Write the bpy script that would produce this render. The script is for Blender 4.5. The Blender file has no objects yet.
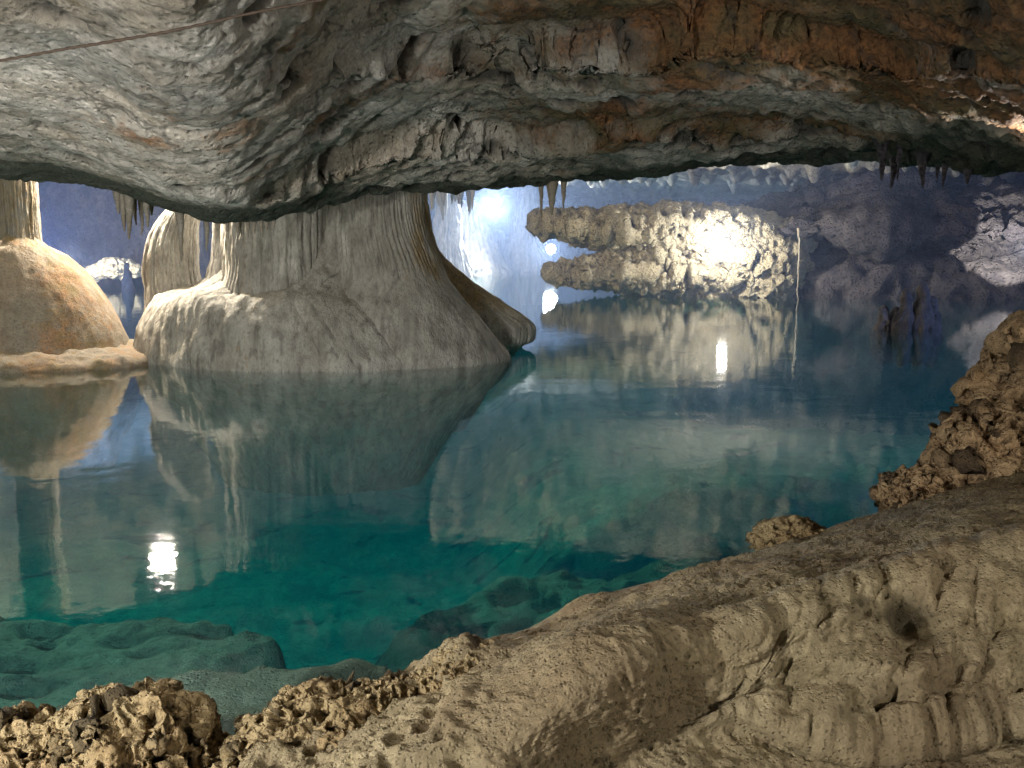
import bpy, bmesh, math, random
import numpy as np
from mathutils import Vector

random.seed(7)
C = bpy.context.scene.collection
SC = bpy.context.scene
R = math.radians

# ------------------------------------------------------------------ camera
CAM_Z = 1.5
TANP = 0.144
PITCH = math.atan(TANP)
CP, SP = math.cos(PITCH), math.sin(PITCH)
cam_d = bpy.data.cameras.new('camera')
cam = bpy.data.objects.new('camera', cam_d)
C.objects.link(cam)
cam.location = (0, 0, CAM_Z)
cam.rotation_euler = (math.pi / 2 - PITCH, 0, 0)
cam_d.sensor_width = 36
cam_d.lens = 36 * 1000 / 1024
cam_d.clip_start = 0.05
cam_d.clip_end = 300
SC.camera = cam


def ray(px, py):
    x = (px - 512) / 1000.0
    y = (py - 384) / 1000.0
    return x, CP - y * SP, -SP - y * CP


def at(px, py, D):
    """world point seen at a photo pixel at forward distance D"""
    x, y, z = ray(px, py)
    return np.array((x * D / y, D, CAM_Z + z * D / y))


def atz(px, py, z0):
    x, y, z = ray(px, py)
    t = (z0 - CAM_Z) / z
    return np.array((x * t, y * t, z0))


# ------------------------------------------------------------------ noise
def _hash(ix, iy, iz, seed):
    with np.errstate(over='ignore'):
        h = (ix.astype(np.uint32) * np.uint32(374761393) + iy.astype(np.uint32) * np.uint32(668265263)
             + iz.astype(np.uint32) * np.uint32(2147483647) + np.uint32((seed * 974634777) & 0xffffffff))
        h = (h ^ (h >> np.uint32(13))) * np.uint32(1274126177)
        h = (h ^ (h >> np.uint32(16))) * np.uint32(2246822519)
        h = h ^ (h >> np.uint32(15))
    return h


_ang = np.random.RandomState(3).normal(size=(256, 3)).astype(np.float32)
_ang /= np.linalg.norm(_ang, axis=1)[:, None]


def perlin(p, seed=0):
    p = np.asarray(p, dtype=np.float32)
    i = np.floor(p).astype(np.int32)
    f = p - i
    u = f * f * f * (f * (f * 6 - 15) + 10)
    out = np.zeros(len(p), np.float32)
    for dx in (0, 1):
        wx = u[:, 0] if dx else 1 - u[:, 0]
        for dy in (0, 1):
            wy = u[:, 1] if dy else 1 - u[:, 1]
            for dz in (0, 1):
                wz = u[:, 2] if dz else 1 - u[:, 2]
                h = _hash(i[:, 0] + dx, i[:, 1] + dy, i[:, 2] + dz, seed) & np.uint32(255)
                g = _ang[h]
                d = g[:, 0] * (f[:, 0] - dx) + g[:, 1] * (f[:, 1] - dy) + g[:, 2] * (f[:, 2] - dz)
                out += wx * wy * wz * d
    return out * 1.5


def fbm(p, scale=1.0, oct=4, seed=0, gain=0.5, ridged=False):
    p = np.asarray(p, dtype=np.float32) * np.asarray(scale, np.float32)
    a, s, tot = 1.0, 0.0, 0.0
    for o in range(oct):
        n = perlin(p + 17.3 * o, seed + o)
        if ridged:
            n = 1 - 2 * np.abs(n)
        s = s + a * n
        tot += a
        a *= gain
        p = p * 2.03
    return s / tot


def worley(p, scale=1.0, seed=0, two=False):
    p = np.asarray(p, dtype=np.float32) * np.asarray(scale, np.float32)
    i = np.floor(p).astype(np.int32)
    f = p - i
    d1 = np.full(len(p), 9.0, np.float32)
    d2 = np.full(len(p), 9.0, np.float32)
    for dx in (-1, 0, 1):
        for dy in (-1, 0, 1):
            for dz in (-1, 0, 1):
                h = _hash(i[:, 0] + dx, i[:, 1] + dy, i[:, 2] + dz, seed)
                rx = (h & np.uint32(1023)).astype(np.float32) / 1023
                ry = ((h >> np.uint32(10)) & np.uint32(1023)).astype(np.float32) / 1023
                rz = ((h >> np.uint32(20)) & np.uint32(1023)).astype(np.float32) / 1023
                d = np.sqrt((dx + rx - f[:, 0]) ** 2 + (dy + ry - f[:, 1]) ** 2 + (dz + rz - f[:, 2]) ** 2)
                if two:
                    d2 = np.minimum(d2, np.maximum(d1, d))
                d1 = np.minimum(d1, d)
    return (d1, d2) if two else d1


def ss(x, a, b):
    t = np.clip((np.asarray(x, np.float32) - a) / (b - a), 0, 1)
    return t * t * (3 - 2 * t)


def gauss(d2):
    return np.exp(-d2)


# ------------------------------------------------------------------ meshes
def grid_faces(n, m, wrap=False):
    """n rows (v), m columns (u)"""
    i = np.arange(n - 1)[:, None]
    mm = m if wrap else m - 1
    j = np.arange(mm)[None, :]
    a = i * m + j
    b = i * m + (j + 1) % m
    c = (i + 1) * m + (j + 1) % m
    d = (i + 1) * m + j
    return np.stack([a, b, c, d], -1).reshape(-1, 4)


def mesh_from(name, V, F, mat, attrs=None, smooth=True, parent=None):
    me = bpy.data.meshes.new(name)
    V = np.asarray(V, np.float32).reshape(-1, 3)
    F = np.asarray(F, np.int32)
    k = F.shape[1]
    me.vertices.add(len(V))
    me.vertices.foreach_set('co', V.ravel())
    me.loops.add(F.size)
    me.loops.foreach_set('vertex_index', F.ravel())
    me.polygons.add(len(F))
    me.polygons.foreach_set('loop_start', np.arange(0, F.size, k, dtype=np.int32))
    me.polygons.foreach_set('loop_total', np.full(len(F), k, np.int32))
    me.update(calc_edges=True)
    me.validate()
    me.polygons.foreach_set('use_smooth', np.full(len(me.polygons), smooth, bool))
    for an, av in (attrs or {}).items():
        at_ = me.attributes.new(an, 'FLOAT', 'POINT')
        at_.data.foreach_set('value', np.asarray(av, np.float32).ravel())
    me.materials.append(mat)
    o = bpy.data.objects.new(name, me)
    C.objects.link(o)
    if parent:
        o.parent = parent
    return o


def grid_normals(G, wrap=False):
    if wrap:
        gu = np.roll(G, -1, 1) - np.roll(G, 1, 1)
    else:
        gu = np.gradient(G, axis=1)
    gv = np.gradient(G, axis=0)
    n = np.cross(gu, gv)
    l = np.linalg.norm(n, axis=2, keepdims=True)
    return n / np.maximum(l, 1e-9)


def grid_displace(G, d, flip=1, wrap=False):
    n = grid_normals(G, wrap) * flip
    return G + n * d.reshape(G.shape[0], G.shape[1], 1)


def tag(o, label=None, cat=None, group=None, kind=None):
    if label:
        o['label'] = label
    if cat:
        o['category'] = cat
    if group:
        o['group'] = group
    if kind:
        o['kind'] = kind
    return o


def empty(name, loc, label, cat, group=None):
    o = bpy.data.objects.new(name, None)
    C.objects.link(o)
    o.location = loc
    o.empty_display_size = 0.1
    return tag(o, label, cat, group)


def ico(sub):
    bm = bmesh.new()
    bmesh.ops.create_icosphere(bm, subdivisions=sub, radius=1.0)
    V = np.array([v.co[:] for v in bm.verts], np.float32)
    F = np.array([[v.index for v in f.verts] for f in bm.faces], np.int32)
    bm.free()
    return V, F


_ico = {}


def icos(sub):
    if sub not in _ico:
        _ico[sub] = ico(sub)
    return _ico[sub]


def vnormals(V, F):
    fn = np.cross(V[F[:, 1]] - V[F[:, 0]], V[F[:, 2]] - V[F[:, 0]])
    n = np.zeros_like(V)
    for k in range(3):
        np.add.at(n, F[:, k], fn)
    return n / np.maximum(np.linalg.norm(n, axis=1, keepdims=True), 1e-9)


# ------------------------------------------------------------------ materials
class NT:
    def __init__(self, name):
        self.m = bpy.data.materials.new(name)
        self.m.use_nodes = True
        self.t = self.m.node_tree
        self.t.nodes.clear()
        self.out = self.t.nodes.new('ShaderNodeOutputMaterial')

    def n(self, typ, **kw):
        nd = self.t.nodes.new(typ)
        for k, v in kw.items():
            if k.startswith('i_'):
                key = k[2:]
                key = int(key) if key.isdigit() else key.replace('_', ' ')
                nd.inputs[key].default_value = v
            else:
                setattr(nd, k, v)
        return nd

    def l(self, a, b):
        self.t.links.new(a, b)

    def ramp(self, fac, stops):
        r = self.n('ShaderNodeValToRGB')
        while len(r.color_ramp.elements) < len(stops):
            r.color_ramp.elements.new(0.5)
        for e, (p, c) in zip(r.color_ramp.elements, stops):
            e.position = p
            e.color = (c, c, c, 1) if not hasattr(c, '__len__') else (*c, 1)
        self.l(fac, r.inputs[0])
        return r.outputs[0]

    def mix(self, fac, a, b, mode='MIX'):
        x = self.n('ShaderNodeMix', data_type='RGBA', blend_type=mode)
        for sock, v in ((0, fac), (6, a), (7, b)):
            if hasattr(v, 'is_linked'):
                self.l(v, x.inputs[sock])
            elif sock == 0:
                x.inputs[0].default_value = v
            else:
                x.inputs[sock].default_value = (*v, 1)
        return x.outputs[2]

    def math(self, op, a, b=None, clamp=False):
        x = self.n('ShaderNodeMath', operation=op, use_clamp=clamp)
        for i, v in enumerate((a, b)):
            if v is None:
                continue
            if hasattr(v, 'is_linked'):
                self.l(v, x.inputs[i])
            else:
                x.inputs[i].default_value = v
        return x.outputs[0]

    def noise(self, vec, scale, detail=5, rough=0.6, dist=0.0):
        x = self.n('ShaderNodeTexNoise', i_Scale=scale, i_Detail=detail, i_Roughness=rough, i_Distortion=dist)
        self.l(vec, x.inputs['Vector'])
        return x.outputs['Fac']

    def vor(self, vec, scale, feature='F1', rnd=1.0):
        x = self.n('ShaderNodeTexVoronoi', i_Scale=scale, feature=feature)
        x.inputs['Randomness'].default_value = rnd
        self.l(vec, x.inputs['Vector'])
        return x.outputs['Distance']

    def attr(self, name):
        return self.n('ShaderNodeAttribute', attribute_name=name).outputs['Fac']

    def coords(self, scale=(1, 1, 1)):
        tc = self.n('ShaderNodeTexCoord')
        mp = self.n('ShaderNodeMapping')
        mp.inputs['Scale'].default_value = scale
        self.l(tc.outputs['Object'], mp.inputs['Vector'])
        return mp.outputs[0]


def rock_material(name, c_lo, c_hi, c_alt, scale=1.0, alt_amt=0.5, streak=0.0, c_streak=(.1, .09, .08),
                  bump=0.5, bump_scale=1.0, speck=0.5, c_tint=None, c_algae=None, rough=0.85, pit=0.4,
                  bump_dist=0.02, cav_dark=0.75, wet_line=False, anis=(1, 1, 1), spec=0.35, cracks=0.0, grime=0.0):
    t = NT(name)
    v = t.coords(anis)
    big = t.noise(v, 0.9 * scale, 3, 0.62)
    med = t.noise(v, 4.5 * scale, 4, 0.68, 0.6)
    fine = t.noise(v, 24 * scale, 3, 0.7)
    col = t.mix(t.ramp(med, [(0.32, 0.0), (0.68, 1.0)]), c_lo, c_hi)
    col = t.mix(t.math('MULTIPLY', t.ramp(big, [(0.42, 0.0), (0.62, 1.0)]), alt_amt), col, c_alt)
    if streak:
        vs = t.coords((5, 5, 0.35))
        sn = t.noise(vs, 1.6 * scale, 4, 0.6, 0.3)
        col = t.mix(t.math('MULTIPLY', t.ramp(sn, [(0.5, 0.0), (0.7, 1.0)]), streak), col, c_streak)
    if c_tint is not None:
        ti = t.attr('tint')
        brk = t.math('ADD', ti, t.math('MULTIPLY', t.math('SUBTRACT', med, 0.5), 1.7))
        brk = t.math('ADD', brk, t.math('MULTIPLY', t.math('SUBTRACT', fine, 0.5), 0.5))
        tcol = t.mix(t.ramp(fine, [(0.35, 0.0), (0.65, 1.0)]), tuple(c * 0.5 for c in c_tint), c_tint)
        tcol = t.mix(t.ramp(t.noise(v, 2.1 * scale, 3), [(0.4, 0.0), (0.62, 1.0)]), tcol, tuple(c_tint[0] * k for k in (.55, .40, .16)))
        col = t.mix(t.ramp(brk, [(0.30, 0.0), (0.50, 0.55), (0.85, 0.95)]), col, tcol)
    if c_algae is not None:
        al = t.attr('algae')
        ab = t.math('ADD', al, t.math('MULTIPLY', t.math('SUBTRACT', med, 0.5), 0.8))
        col = t.mix(t.math('MULTIPLY', t.ramp(ab, [(0.35, 0.0), (0.75, 1.0)]), 0.9), col, c_algae)
    # mottling
    col = t.mix(0.75, col, t.ramp(fine, [(0.28, 0.45), (0.55, 1.0), (0.8, 1.25)]), 'MULTIPLY')
    # dark specks
    vd = t.math('ADD', t.vor(v, 13 * scale), t.math('MULTIPLY', t.math('SUBTRACT', fine, 0.5), 0.35))
    sp = t.ramp(vd, [(0.06, 1.0), (0.2, 0.0)])
    spm = t.ramp(t.noise(v, 2.6 * scale, 3), [(0.46, 0.0), (0.6, 1.0)])
    col = t.mix(t.math('MULTIPLY', t.math('MULTIPLY', sp, spm), speck), col, tuple(c * 0.16 for c in c_lo))
    if cracks:
        wv = t.n('ShaderNodeTexNoise', i_Scale=2.2 * scale, i_Detail=4.0)
        t.l(v, wv.inputs['Vector'])
        mv = t.n('ShaderNodeVectorMath', operation='MULTIPLY_ADD')
        t.l(wv.outputs['Color'], mv.inputs[0])
        mv.inputs[1].default_value = (.7, .7, .7)
        t.l(v, mv.inputs[2])
        ed = t.vor(mv.outputs[0], 2.3 * scale, 'DISTANCE_TO_EDGE')
        cm = t.ramp(t.noise(v, 1.4 * scale, 3), [(0.46, 0.0), (0.58, 1.0)])
        ck = t.math('MULTIPLY', t.ramp(ed, [(0.012, 1.0), (0.06, 0.0)]), cm)
        col = t.mix(t.math('MULTIPLY', ck, cracks), col, tuple(c * 0.14 for c in c_lo))
        fl = t.math('MULTIPLY', t.ramp(t.noise(t.coords((4, 9, 9)), 1.7 * scale, 5, .7), [(0.60, 0.0), (0.68, 1.0)]), cm)
        col = t.mix(t.math('MULTIPLY', fl, cracks), col, tuple(c * 0.25 for c in c_lo))
    if grime:
        gm = t.math('ADD', t.noise(v, 3.1 * scale, 5, .72), t.math('MULTIPLY', t.math('SUBTRACT', fine, 0.5), 0.7))
        col = t.mix(t.math('MULTIPLY', t.ramp(gm, [(0.5, 0.0), (0.66, 1.0)]), grime), col, tuple(c * 0.32 for c in c_lo))
    # shade of pits and creases painted into the base colour
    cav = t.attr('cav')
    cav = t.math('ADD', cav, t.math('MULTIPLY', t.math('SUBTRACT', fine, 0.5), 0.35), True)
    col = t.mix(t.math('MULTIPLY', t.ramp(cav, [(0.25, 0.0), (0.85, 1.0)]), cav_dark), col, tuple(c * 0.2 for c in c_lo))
    b = t.n('ShaderNodeBsdfPrincipled')
    t.l(col, b.inputs['Base Color'])
    b.inputs['Roughness'].default_value = rough
    b.inputs['Specular IOR Level'].default_value = spec
    # bump
    pv = t.vor(v, 30 * bump_scale)
    h = t.math('ADD', t.math('MULTIPLY', t.noise(v, 12 * bump_scale, 8, 0.74), 1.3), 0.0)
    h = t.math('SUBTRACT', h, t.math('MULTIPLY', t.ramp(pv, [(0.05, 1.0), (0.4, 0.0)]), pit))
    bp = t.n('ShaderNodeBump', i_Strength=bump, i_Distance=bump_dist)
    t.l(h, bp.inputs['Height'])
    t.l(bp.outputs[0], b.inputs['Normal'])
    t.l(b.outputs[0], t.out.inputs[0])
    return t.m


def plain_material(name, col, rough=0.5, metal=0.0, noise_amt=0.3, scale=20):
    t = NT(name)
    v = t.coords()
    n = t.noise(v, scale, 5, 0.65)
    c = t.mix(t.ramp(n, [(0.3, 0.0), (0.7, 1.0)]), tuple(x * (1 - noise_amt) for x in col), col)
    b = t.n('ShaderNodeBsdfPrincipled')
    t.l(c, b.inputs['Base Color'])
    b.inputs['Roughness'].default_value = rough
    b.inputs['Metallic'].default_value = metal
    t.l(b.outputs[0], t.out.inputs[0])
    return t.m


def glow_material(name, col, strength):
    t = NT(name)
    e = t.n('ShaderNodeEmission')
    e.inputs[0].default_value = (*col, 1)
    e.inputs[1].default_value = strength
    t.l(e.outputs[0], t.out.inputs[0])
    return t.m


M = {}
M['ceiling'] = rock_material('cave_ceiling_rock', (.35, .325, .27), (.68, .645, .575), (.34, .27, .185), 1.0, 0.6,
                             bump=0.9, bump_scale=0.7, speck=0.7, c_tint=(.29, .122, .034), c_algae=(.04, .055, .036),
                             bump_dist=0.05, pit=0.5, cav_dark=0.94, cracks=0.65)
M['flow'] = rock_material('pale_flowstone', (.38, .355, .305), (.63, .60, .535), (.33, .30, .255), 1.2, 0.6, streak=0.75,
                          c_streak=(.15, .13, .115), bump=0.8, bump_scale=1.0, speck=0.6, grime=0.45, c_tint=(.44, .31, .155), bump_dist=0.03,
                          pit=0.3, rough=0.7, anis=(1, 1, .5))
M['dome'] = rock_material('orange_flowstone', (.34, .26, .19), (.50, .41, .31), (.33, .29, .23), 1.6, 0.85, streak=0.2,
                          c_streak=(.2, .15, .1), bump=0.5, speck=0.3, c_tint=(.50, .27, .13), bump_dist=0.03, grime=0.35, pit=0.3)
M['bank'] = rock_material('bank_flowstone', (.30, .235, .125), (.52, .42, .25), (.28, .20, .11), 2.2, 0.7, bump=1.0, grime=0.38,
                          bump_scale=2.4, speck=0.75, c_tint=(.25, .165, .09), bump_dist=0.014, pit=0.6, rough=0.75)
M['porous'] = rock_material('porous_tufa', (.29, .205, .095), (.50, .385, .205), (.35, .225, .10), 3.2, 0.6, bump=1.0,
                            bump_scale=3.0, speck=0.7, bump_dist=0.012, pit=0.7, cav_dark=0.93)
M['porous_red'] = rock_material('reddish_tufa', (.29, .185, .09), (.52, .365, .20), (.37, .215, .10), 2.6, 0.6, bump=1.0,
                                bump_scale=2.2, speck=0.7, bump_dist=0.015, pit=0.7, cav_dark=0.93)
M['tufa'] = rock_material('cream_tufa', (.34, .30, .21), (.60, .53, .38), (.40, .33, .20), 0.7, 0.5, bump=1.0, bump_scale=0.6,
                          speck=0.8, bump_dist=0.10, pit=0.9, cav_dark=0.95)
M['wall'] = rock_material('cave_wall_rock', (.055, .05, .062), (.185, .165, .165), (.07, .062, .08), 0.5, 0.6, bump=1.0, bump_scale=0.4,
                          speck=0.7, bump_dist=0.15, pit=0.8, cav_dark=0.9, streak=0.3, c_streak=(.11, .09, .1))
M['bed'] = rock_material('lake_bed_limestone', (.38, .37, .28), (.66, .63, .49), (.27, .27, .20), 0.8, 0.7, bump=1.0, bump_scale=1.6,
                         speck=0.4, c_tint=(.06, .07, .045), bump_dist=0.07, pit=0.4, grime=0.3)
M['dark'] = rock_material('dark_wet_stone', (.025, .023, .026), (.075, .066, .066), (.035, .03, .035), 1.5, 0.5, bump=0.9, bump_scale=1.0,
                          bump_dist=0.03)
M['stal'] = rock_material('stalactite_stone', (.20, .18, .14), (.34, .31, .25), (.22, .17, .11), 4.0, 0.6, bump=0.7, bump_scale=3,
                          streak=0.4, speck=0.3, bump_dist=0.01)
M['rope'] = plain_material('brown_rope_fibre', (.07, .045, .028), 0.9, 0, 0.5, 90)
M['housing'] = plain_material('lamp_housing_paint', (.05, .05, .055), 0.4, 0.4, 0.3, 30)
M['bulb'] = glow_material('lit_lamp_glass', (.88, .94, 1.0), 260.0)
M['bulb_warm'] = glow_material('lit_lamp_glass_white', (1.0, .97, .93), 220.0)

# ------------------------------------------------------------------ ceiling
def interp(x, xs, ys):
    return np.interp(x, xs, ys).astype(np.float32)


def smooth_interp(x, xs, ys, w=0.03):
    acc = 0
    for k in (-2, -1, 0, 1, 2):
        acc = acc + np.interp(x + k * w, xs, ys)
    return (acc / 5).astype(np.float32)


# lip of the near ceiling: photo column -> row and distance
LIPX = np.array([-600, -200, 0, 60, 110, 150, 200, 240, 290, 340, 400, 450, 540, 620, 700, 780, 850, 900, 960, 1024, 1300, 1700])
LIPY = np.array([170, 178, 176, 178, 186, 200, 214, 222, 216, 203, 196, 193, 189, 181, 174, 168, 165, 168, 172, 176, 178, 178])
LIPD = np.array([9.0, 9.0, 9.0, 9.0, 9.0, 9.0, 9.0, 9.1, 9.6, 10.3, 11.2, 11.6, 11.6, 11.2, 11.0, 11.0, 10.6, 10.0, 9.4, 9.0, 9.0, 9.0])
LIPR = (LIPX - 512) / 1000.0
# height over the camera = D * tan(elev)
LIPZ = np.array([at(512, y, d)[2] for y, d in zip(LIPY, LIPD)])


def ceil_z(x, D):
    r = x / np.maximum(D, 2.5)
    dl = smooth_interp(r, LIPR, LIPD)
    zl = smooth_interp(r, LIPR, LIPZ, 0.015)
    t = dl - D
    front = zl + 0.02 * np.clip(t, 0, 1) ** 2 * 1.0 + 0.118 * np.clip(t - 0.2, 0, 20) - 0.0035 * np.clip(t - 0.2, 0, 12) ** 2
    high = 3.3 + 2.2 * np.exp(-((x + 6) / 7.5) ** 2 - ((D - 19) / 7.5) ** 2) + 0.6 * np.exp(-((x - 1) / 6) ** 2 - ((D - 44) / 10) ** 2)
    high = high + 2.0 * ss(D, 30, 40) * ss(-x, 6, 14)
    low = 2.75 + 0.04 * (D - 10)
    zb = high + (low - high) * ss(r, 0.12, 0.3) * ss(-D, -30, -22)
    back = zl + (zb - zl) * ss(-t, -0.05, 3.4)
    return np.where(t > 0, front, back), t, r


def build_ceiling():
    ncol, tail = 620, 30
    u = np.concatenate([-1 - np.linspace(1, 0.03, tail) ** 1.5, np.linspace(-1, 1, ncol), 1 + np.linspace(0.03, 1, tail) ** 1.5])
    Ds = np.concatenate([np.linspace(-7, 3.2, 14)[:-1], np.geomspace(3.2, 12.5, 330), np.geomspace(12.5, 62, 120)[1:]])
    U, DD = np.meshgrid(u, Ds)
    a = np.abs(U)
    half = 0.62 * np.clip(DD, 2.5, None) + 0.4
    X = np.where(a <= 1, U * half, np.sign(U) * (half + (a - 1) * (40 - half)))
    Z, T, RR = ceil_z(X.ravel(), DD.ravel())
    shp = X.shape
    Z, T, RR = Z.reshape(shp), T.reshape(shp), RR.reshape(shp)
    # steps in the near ceiling: the rock is higher towards the viewer of each line
    G0 = np.stack([X, DD, Z], -1)
    px = 512 + 1000 * RR
    tt = np.where(T > 0, T, 0)

    def step(xs, ts, h, w):
        """line at distance ts (metres in front of the lip) for photo columns xs"""
        tl = np.interp(px.ravel(), xs, ts).reshape(shp)
        wob = fbm(np.stack([X.ravel(), DD.ravel(), 0 * X.ravel()], -1), 0.9, 4, seed=int(h * 1000)).reshape(shp) * 0.55
        hh = np.interp(px.ravel(), xs, h if hasattr(h, '__len__') else [h] * len(xs)).reshape(shp)
        return hh * ss(tt - tl - wob, -w, w)

    P0 = G0.reshape(-1, 3)
    st = 0
    for xs, ts, hs, w, sd in (
        ([150, 260, 380, 470, 620, 760, 900], [2.0, 1.5, 1.6, 1.9, 1.6, 1.3, 1.0], [0, .14, .28, .36, .20, .14, .0], .10, 11),
        ([100, 330, 420, 520, 680, 800, 1100], [4.4, 4.0, 3.4, 3.4, 3.7, 3.2, 2.6], [0, .10, .20, .28, .34, .26, .08], .08, 12),
        ([-200, 60, 200, 340, 480, 600, 760, 1100], [5.0, 5.3, 5.2, 5.1, 5.0, 4.9, 4.8, 4.6], [.16, .14, .06, .10, .14, .20, .20, .12], .09, 13),
        ([-200, 200, 480, 700, 1100], [6.2, 6.1, 5.9, 5.8, 5.7], [.1, .06, .14, .16, .14], .10, 14),
    ):
        tl = np.interp(px.ravel(), xs, ts).reshape(shp)
        wob = (fbm(P0 * [1, 1, 0], 0.8, 5, seed=sd) * 1.1).reshape(shp)
        hh = np.interp(px.ravel(), xs, hs).reshape(shp)
        st = st + hh * ss(tt - tl - wob, -w, w)
    Z = Z + st
    # broad hump of smooth rock hanging at the left
    hum = gauss(((px - 190) / 210) ** 2 + ((T - 2.1) / 1.7) ** 2)
    Z = Z - 0.12 * hum
    G = np.stack([X, DD, Z], -1)
    P = G.reshape(-1, 3)
    fade = ss(P[:, 1], 1.0, 3.0)
    left = ss(-px.ravel(), -430, -170)            # smoother at left
    fr = ss(T.ravel(), -1.2, 0.2)
    farf = 1 - fr
    n1 = fbm(P, (0.55, 0.55, 0.9), 3, seed=21) * 0.12
    n2 = fbm(P, (1.7, 2.2, 2.5), 6, seed=31, ridged=True) * (0.13 - 0.075 * left)
    n3 = fbm(P, 6.5, 4, seed=41) * (0.05 - 0.016 * left)
    w1 = worley(P + 0.12 * np.stack([fbm(P, 2.5, 3, seed=51), fbm(P, 2.5, 3, seed=52), fbm(P, 2.5, 3, seed=53)], -1), (2.4, 4.2, 3.0), seed=5)
    pit = ss(-w1, -0.50, -0.18) * (0.26 - 0.19 * left) * ss(fbm(P, 0.9, 3, seed=61), -0.16, 0.16)
    w2 = worley(P, 8.0, seed=8)
    pit2 = ss(-w2, -0.38, -0.1) * 0.028 * (1 - 0.5 * left)
    d = (n1 + n2 + n3) * 0.85
    # coarse rugged relief of the far ceiling, with hanging teeth
    rug = fbm(P, 0.8, 5, seed=71, ridged=True) * 0.45 + ss(-worley(P, (1.3, 1.3, .3), seed=9), -0.4, -0.05) * -0.5
    d = d * fr + rug * farf * ss(P[:, 1], 9, 16) * 0.8
    up = pit + pit2
    G = G.copy()
    disp = (d * fade).reshape(shp)
    G = grid_displace(G, disp + (up * fr * fade).reshape(shp), flip=1)
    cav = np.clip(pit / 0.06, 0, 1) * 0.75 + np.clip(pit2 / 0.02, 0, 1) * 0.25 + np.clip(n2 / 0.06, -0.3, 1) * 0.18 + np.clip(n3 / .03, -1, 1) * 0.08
    # rust: towards the right and the top of the near ceiling
    tv = T.ravel()
    pxr = px.ravel()
    rust = ss(tv - np.interp(pxr, [0, 100, 200, 300, 420, 560, 700, 850, 1000], [5.6, 5.9, 6.2, 5.6, 4.3, 3.6, 2.9, 2.0, 1.6]), -0.9, 0.9) * 0.75
    rust = rust + fbm(P, (.6, 1.0, .8), 5, seed=81) * 1.5 + fbm(P, (2.2, 3, 2.5), 4, seed=82) * 0.5 + 0.24 * ss(pxr, 330, 580) + 0.28 * gauss(((pxr - 290) / 80) ** 2 + ((tv - 1.7) / 0.5) ** 2) + 0.1 * ss(pxr, 430, 600)
    rust = rust * fr
    alg = ss(-tv, -1.7 + 0.8 * ss(pxr, 250, 420), -0.15) * 1.1 + 0.5 * gauss(((pxr - 420) / 110) ** 2 + ((tv - 1.2) / .55) ** 2)
    alg = alg + ss(pxr, 820, 960) * ss(-tv, -2.4 - 0.9 * ss(pxr, 850, 1000), -1.2) * 1.3
    alg = alg - 1.6 * gauss(((pxr - 1012) / 26) ** 2 + ((P[:, 1] - 7.7) / .45) ** 2)
    alg = alg * ss(-tv, -4.5, -.2) * (1 - ss(-tv, 1.5, 4.0))
    F = grid_faces(*shp)
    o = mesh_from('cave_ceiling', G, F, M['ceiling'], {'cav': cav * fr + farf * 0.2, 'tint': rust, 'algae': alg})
    tag(o, kind='structure')
    return o


build_ceiling()


def ceil_at(x, D):
    z, t, r = ceil_z(np.array([x], np.float32), np.array([D], np.float32))
    return float(z[0])


# ------------------------------------------------------------------ cave walls
def wall(name, pts, prof, mat, nu=500, nv=160, amp=(0.8, 0.35), seed=0, streak=0.0, kind='structure', cavs=0.5, worl=0.4):
    pts = np.array(pts, np.float32)
    seg = np.r_[0, np.cumsum(np.linalg.norm(np.diff(pts, axis=0), axis=1))]
    s = np.linspace(0, seg[-1], nu)
    px_ = np.stack([np.interp(s, seg, pts[:, k]) for k in (0, 1)], -1)
    for _ in range(max(2, nu // 60)):                 # round the corners
        px_[1:-1] = (px_[:-2] + 2 * px_[1:-1] + px_[2:]) / 4
    tan = np.gradient(px_, axis=0)
    tan /= np.linalg.norm(tan, axis=1, keepdims=True)
    nor = np.stack([tan[:, 1], -tan[:, 0]], -1)       # to the right of travel = into the cave
    pr = np.array(prof, np.float32)                   # (z, offset into the cave)
    l = np.r_[0, np.cumsum(np.linalg.norm(np.diff(pr, axis=0), axis=1))]
    q = np.linspace(0, l[-1], nv)
    z = np.interp(q, l, pr[:, 0])
    off = np.interp(q, l, pr[:, 1])
    wob = fbm(np.stack([px_[:, 0], px_[:, 1], 0 * s], -1), 0.25, 3, seed=seed + 5) * 0.5
    G = np.zeros((nv, nu, 3), np.float32)
    offs = off[:, None] * (1 + wob[None, :] * 1.2)
    G[..., 0] = px_[None, :, 0] + nor[None, :, 0] * offs
    G[..., 1] = px_[None, :, 1] + nor[None, :, 1] * offs
    G[..., 2] = z[:, None] + wob[None, :] * 0.35 * ss(z, 0.5, 1.2)[:, None]
    P = G.reshape(-1, 3)
    sc = np.array((1, 1, 1.0 - 0.85 * streak))
    d = fbm(P * sc, 0.35, 3, seed=seed) * amp[0] + fbm(P * sc, 1.4, 5, seed=seed + 9, ridged=True) * amp[1]
    w = worley(P * sc + 0.2 * fbm(P, 2, 3, seed=seed + 3)[:, None], 1.7, seed=seed + 1)
    pit = ss(-w, -0.45, -0.1)
    d = d - pit * worl
    n = grid_normals(G)
    sgn = 1.0 if (n[nv // 2, nu // 2, :2] @ nor[nu // 2]) > 0 else -1.0
    G = grid_displace(G, d, sgn)
    o = mesh_from(name, G, grid_faces(nv, nu), mat, {'cav': pit * cavs, 'tint': 0 * pit, 'algae': 0 * pit})
    return tag(o, kind=kind)


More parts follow.
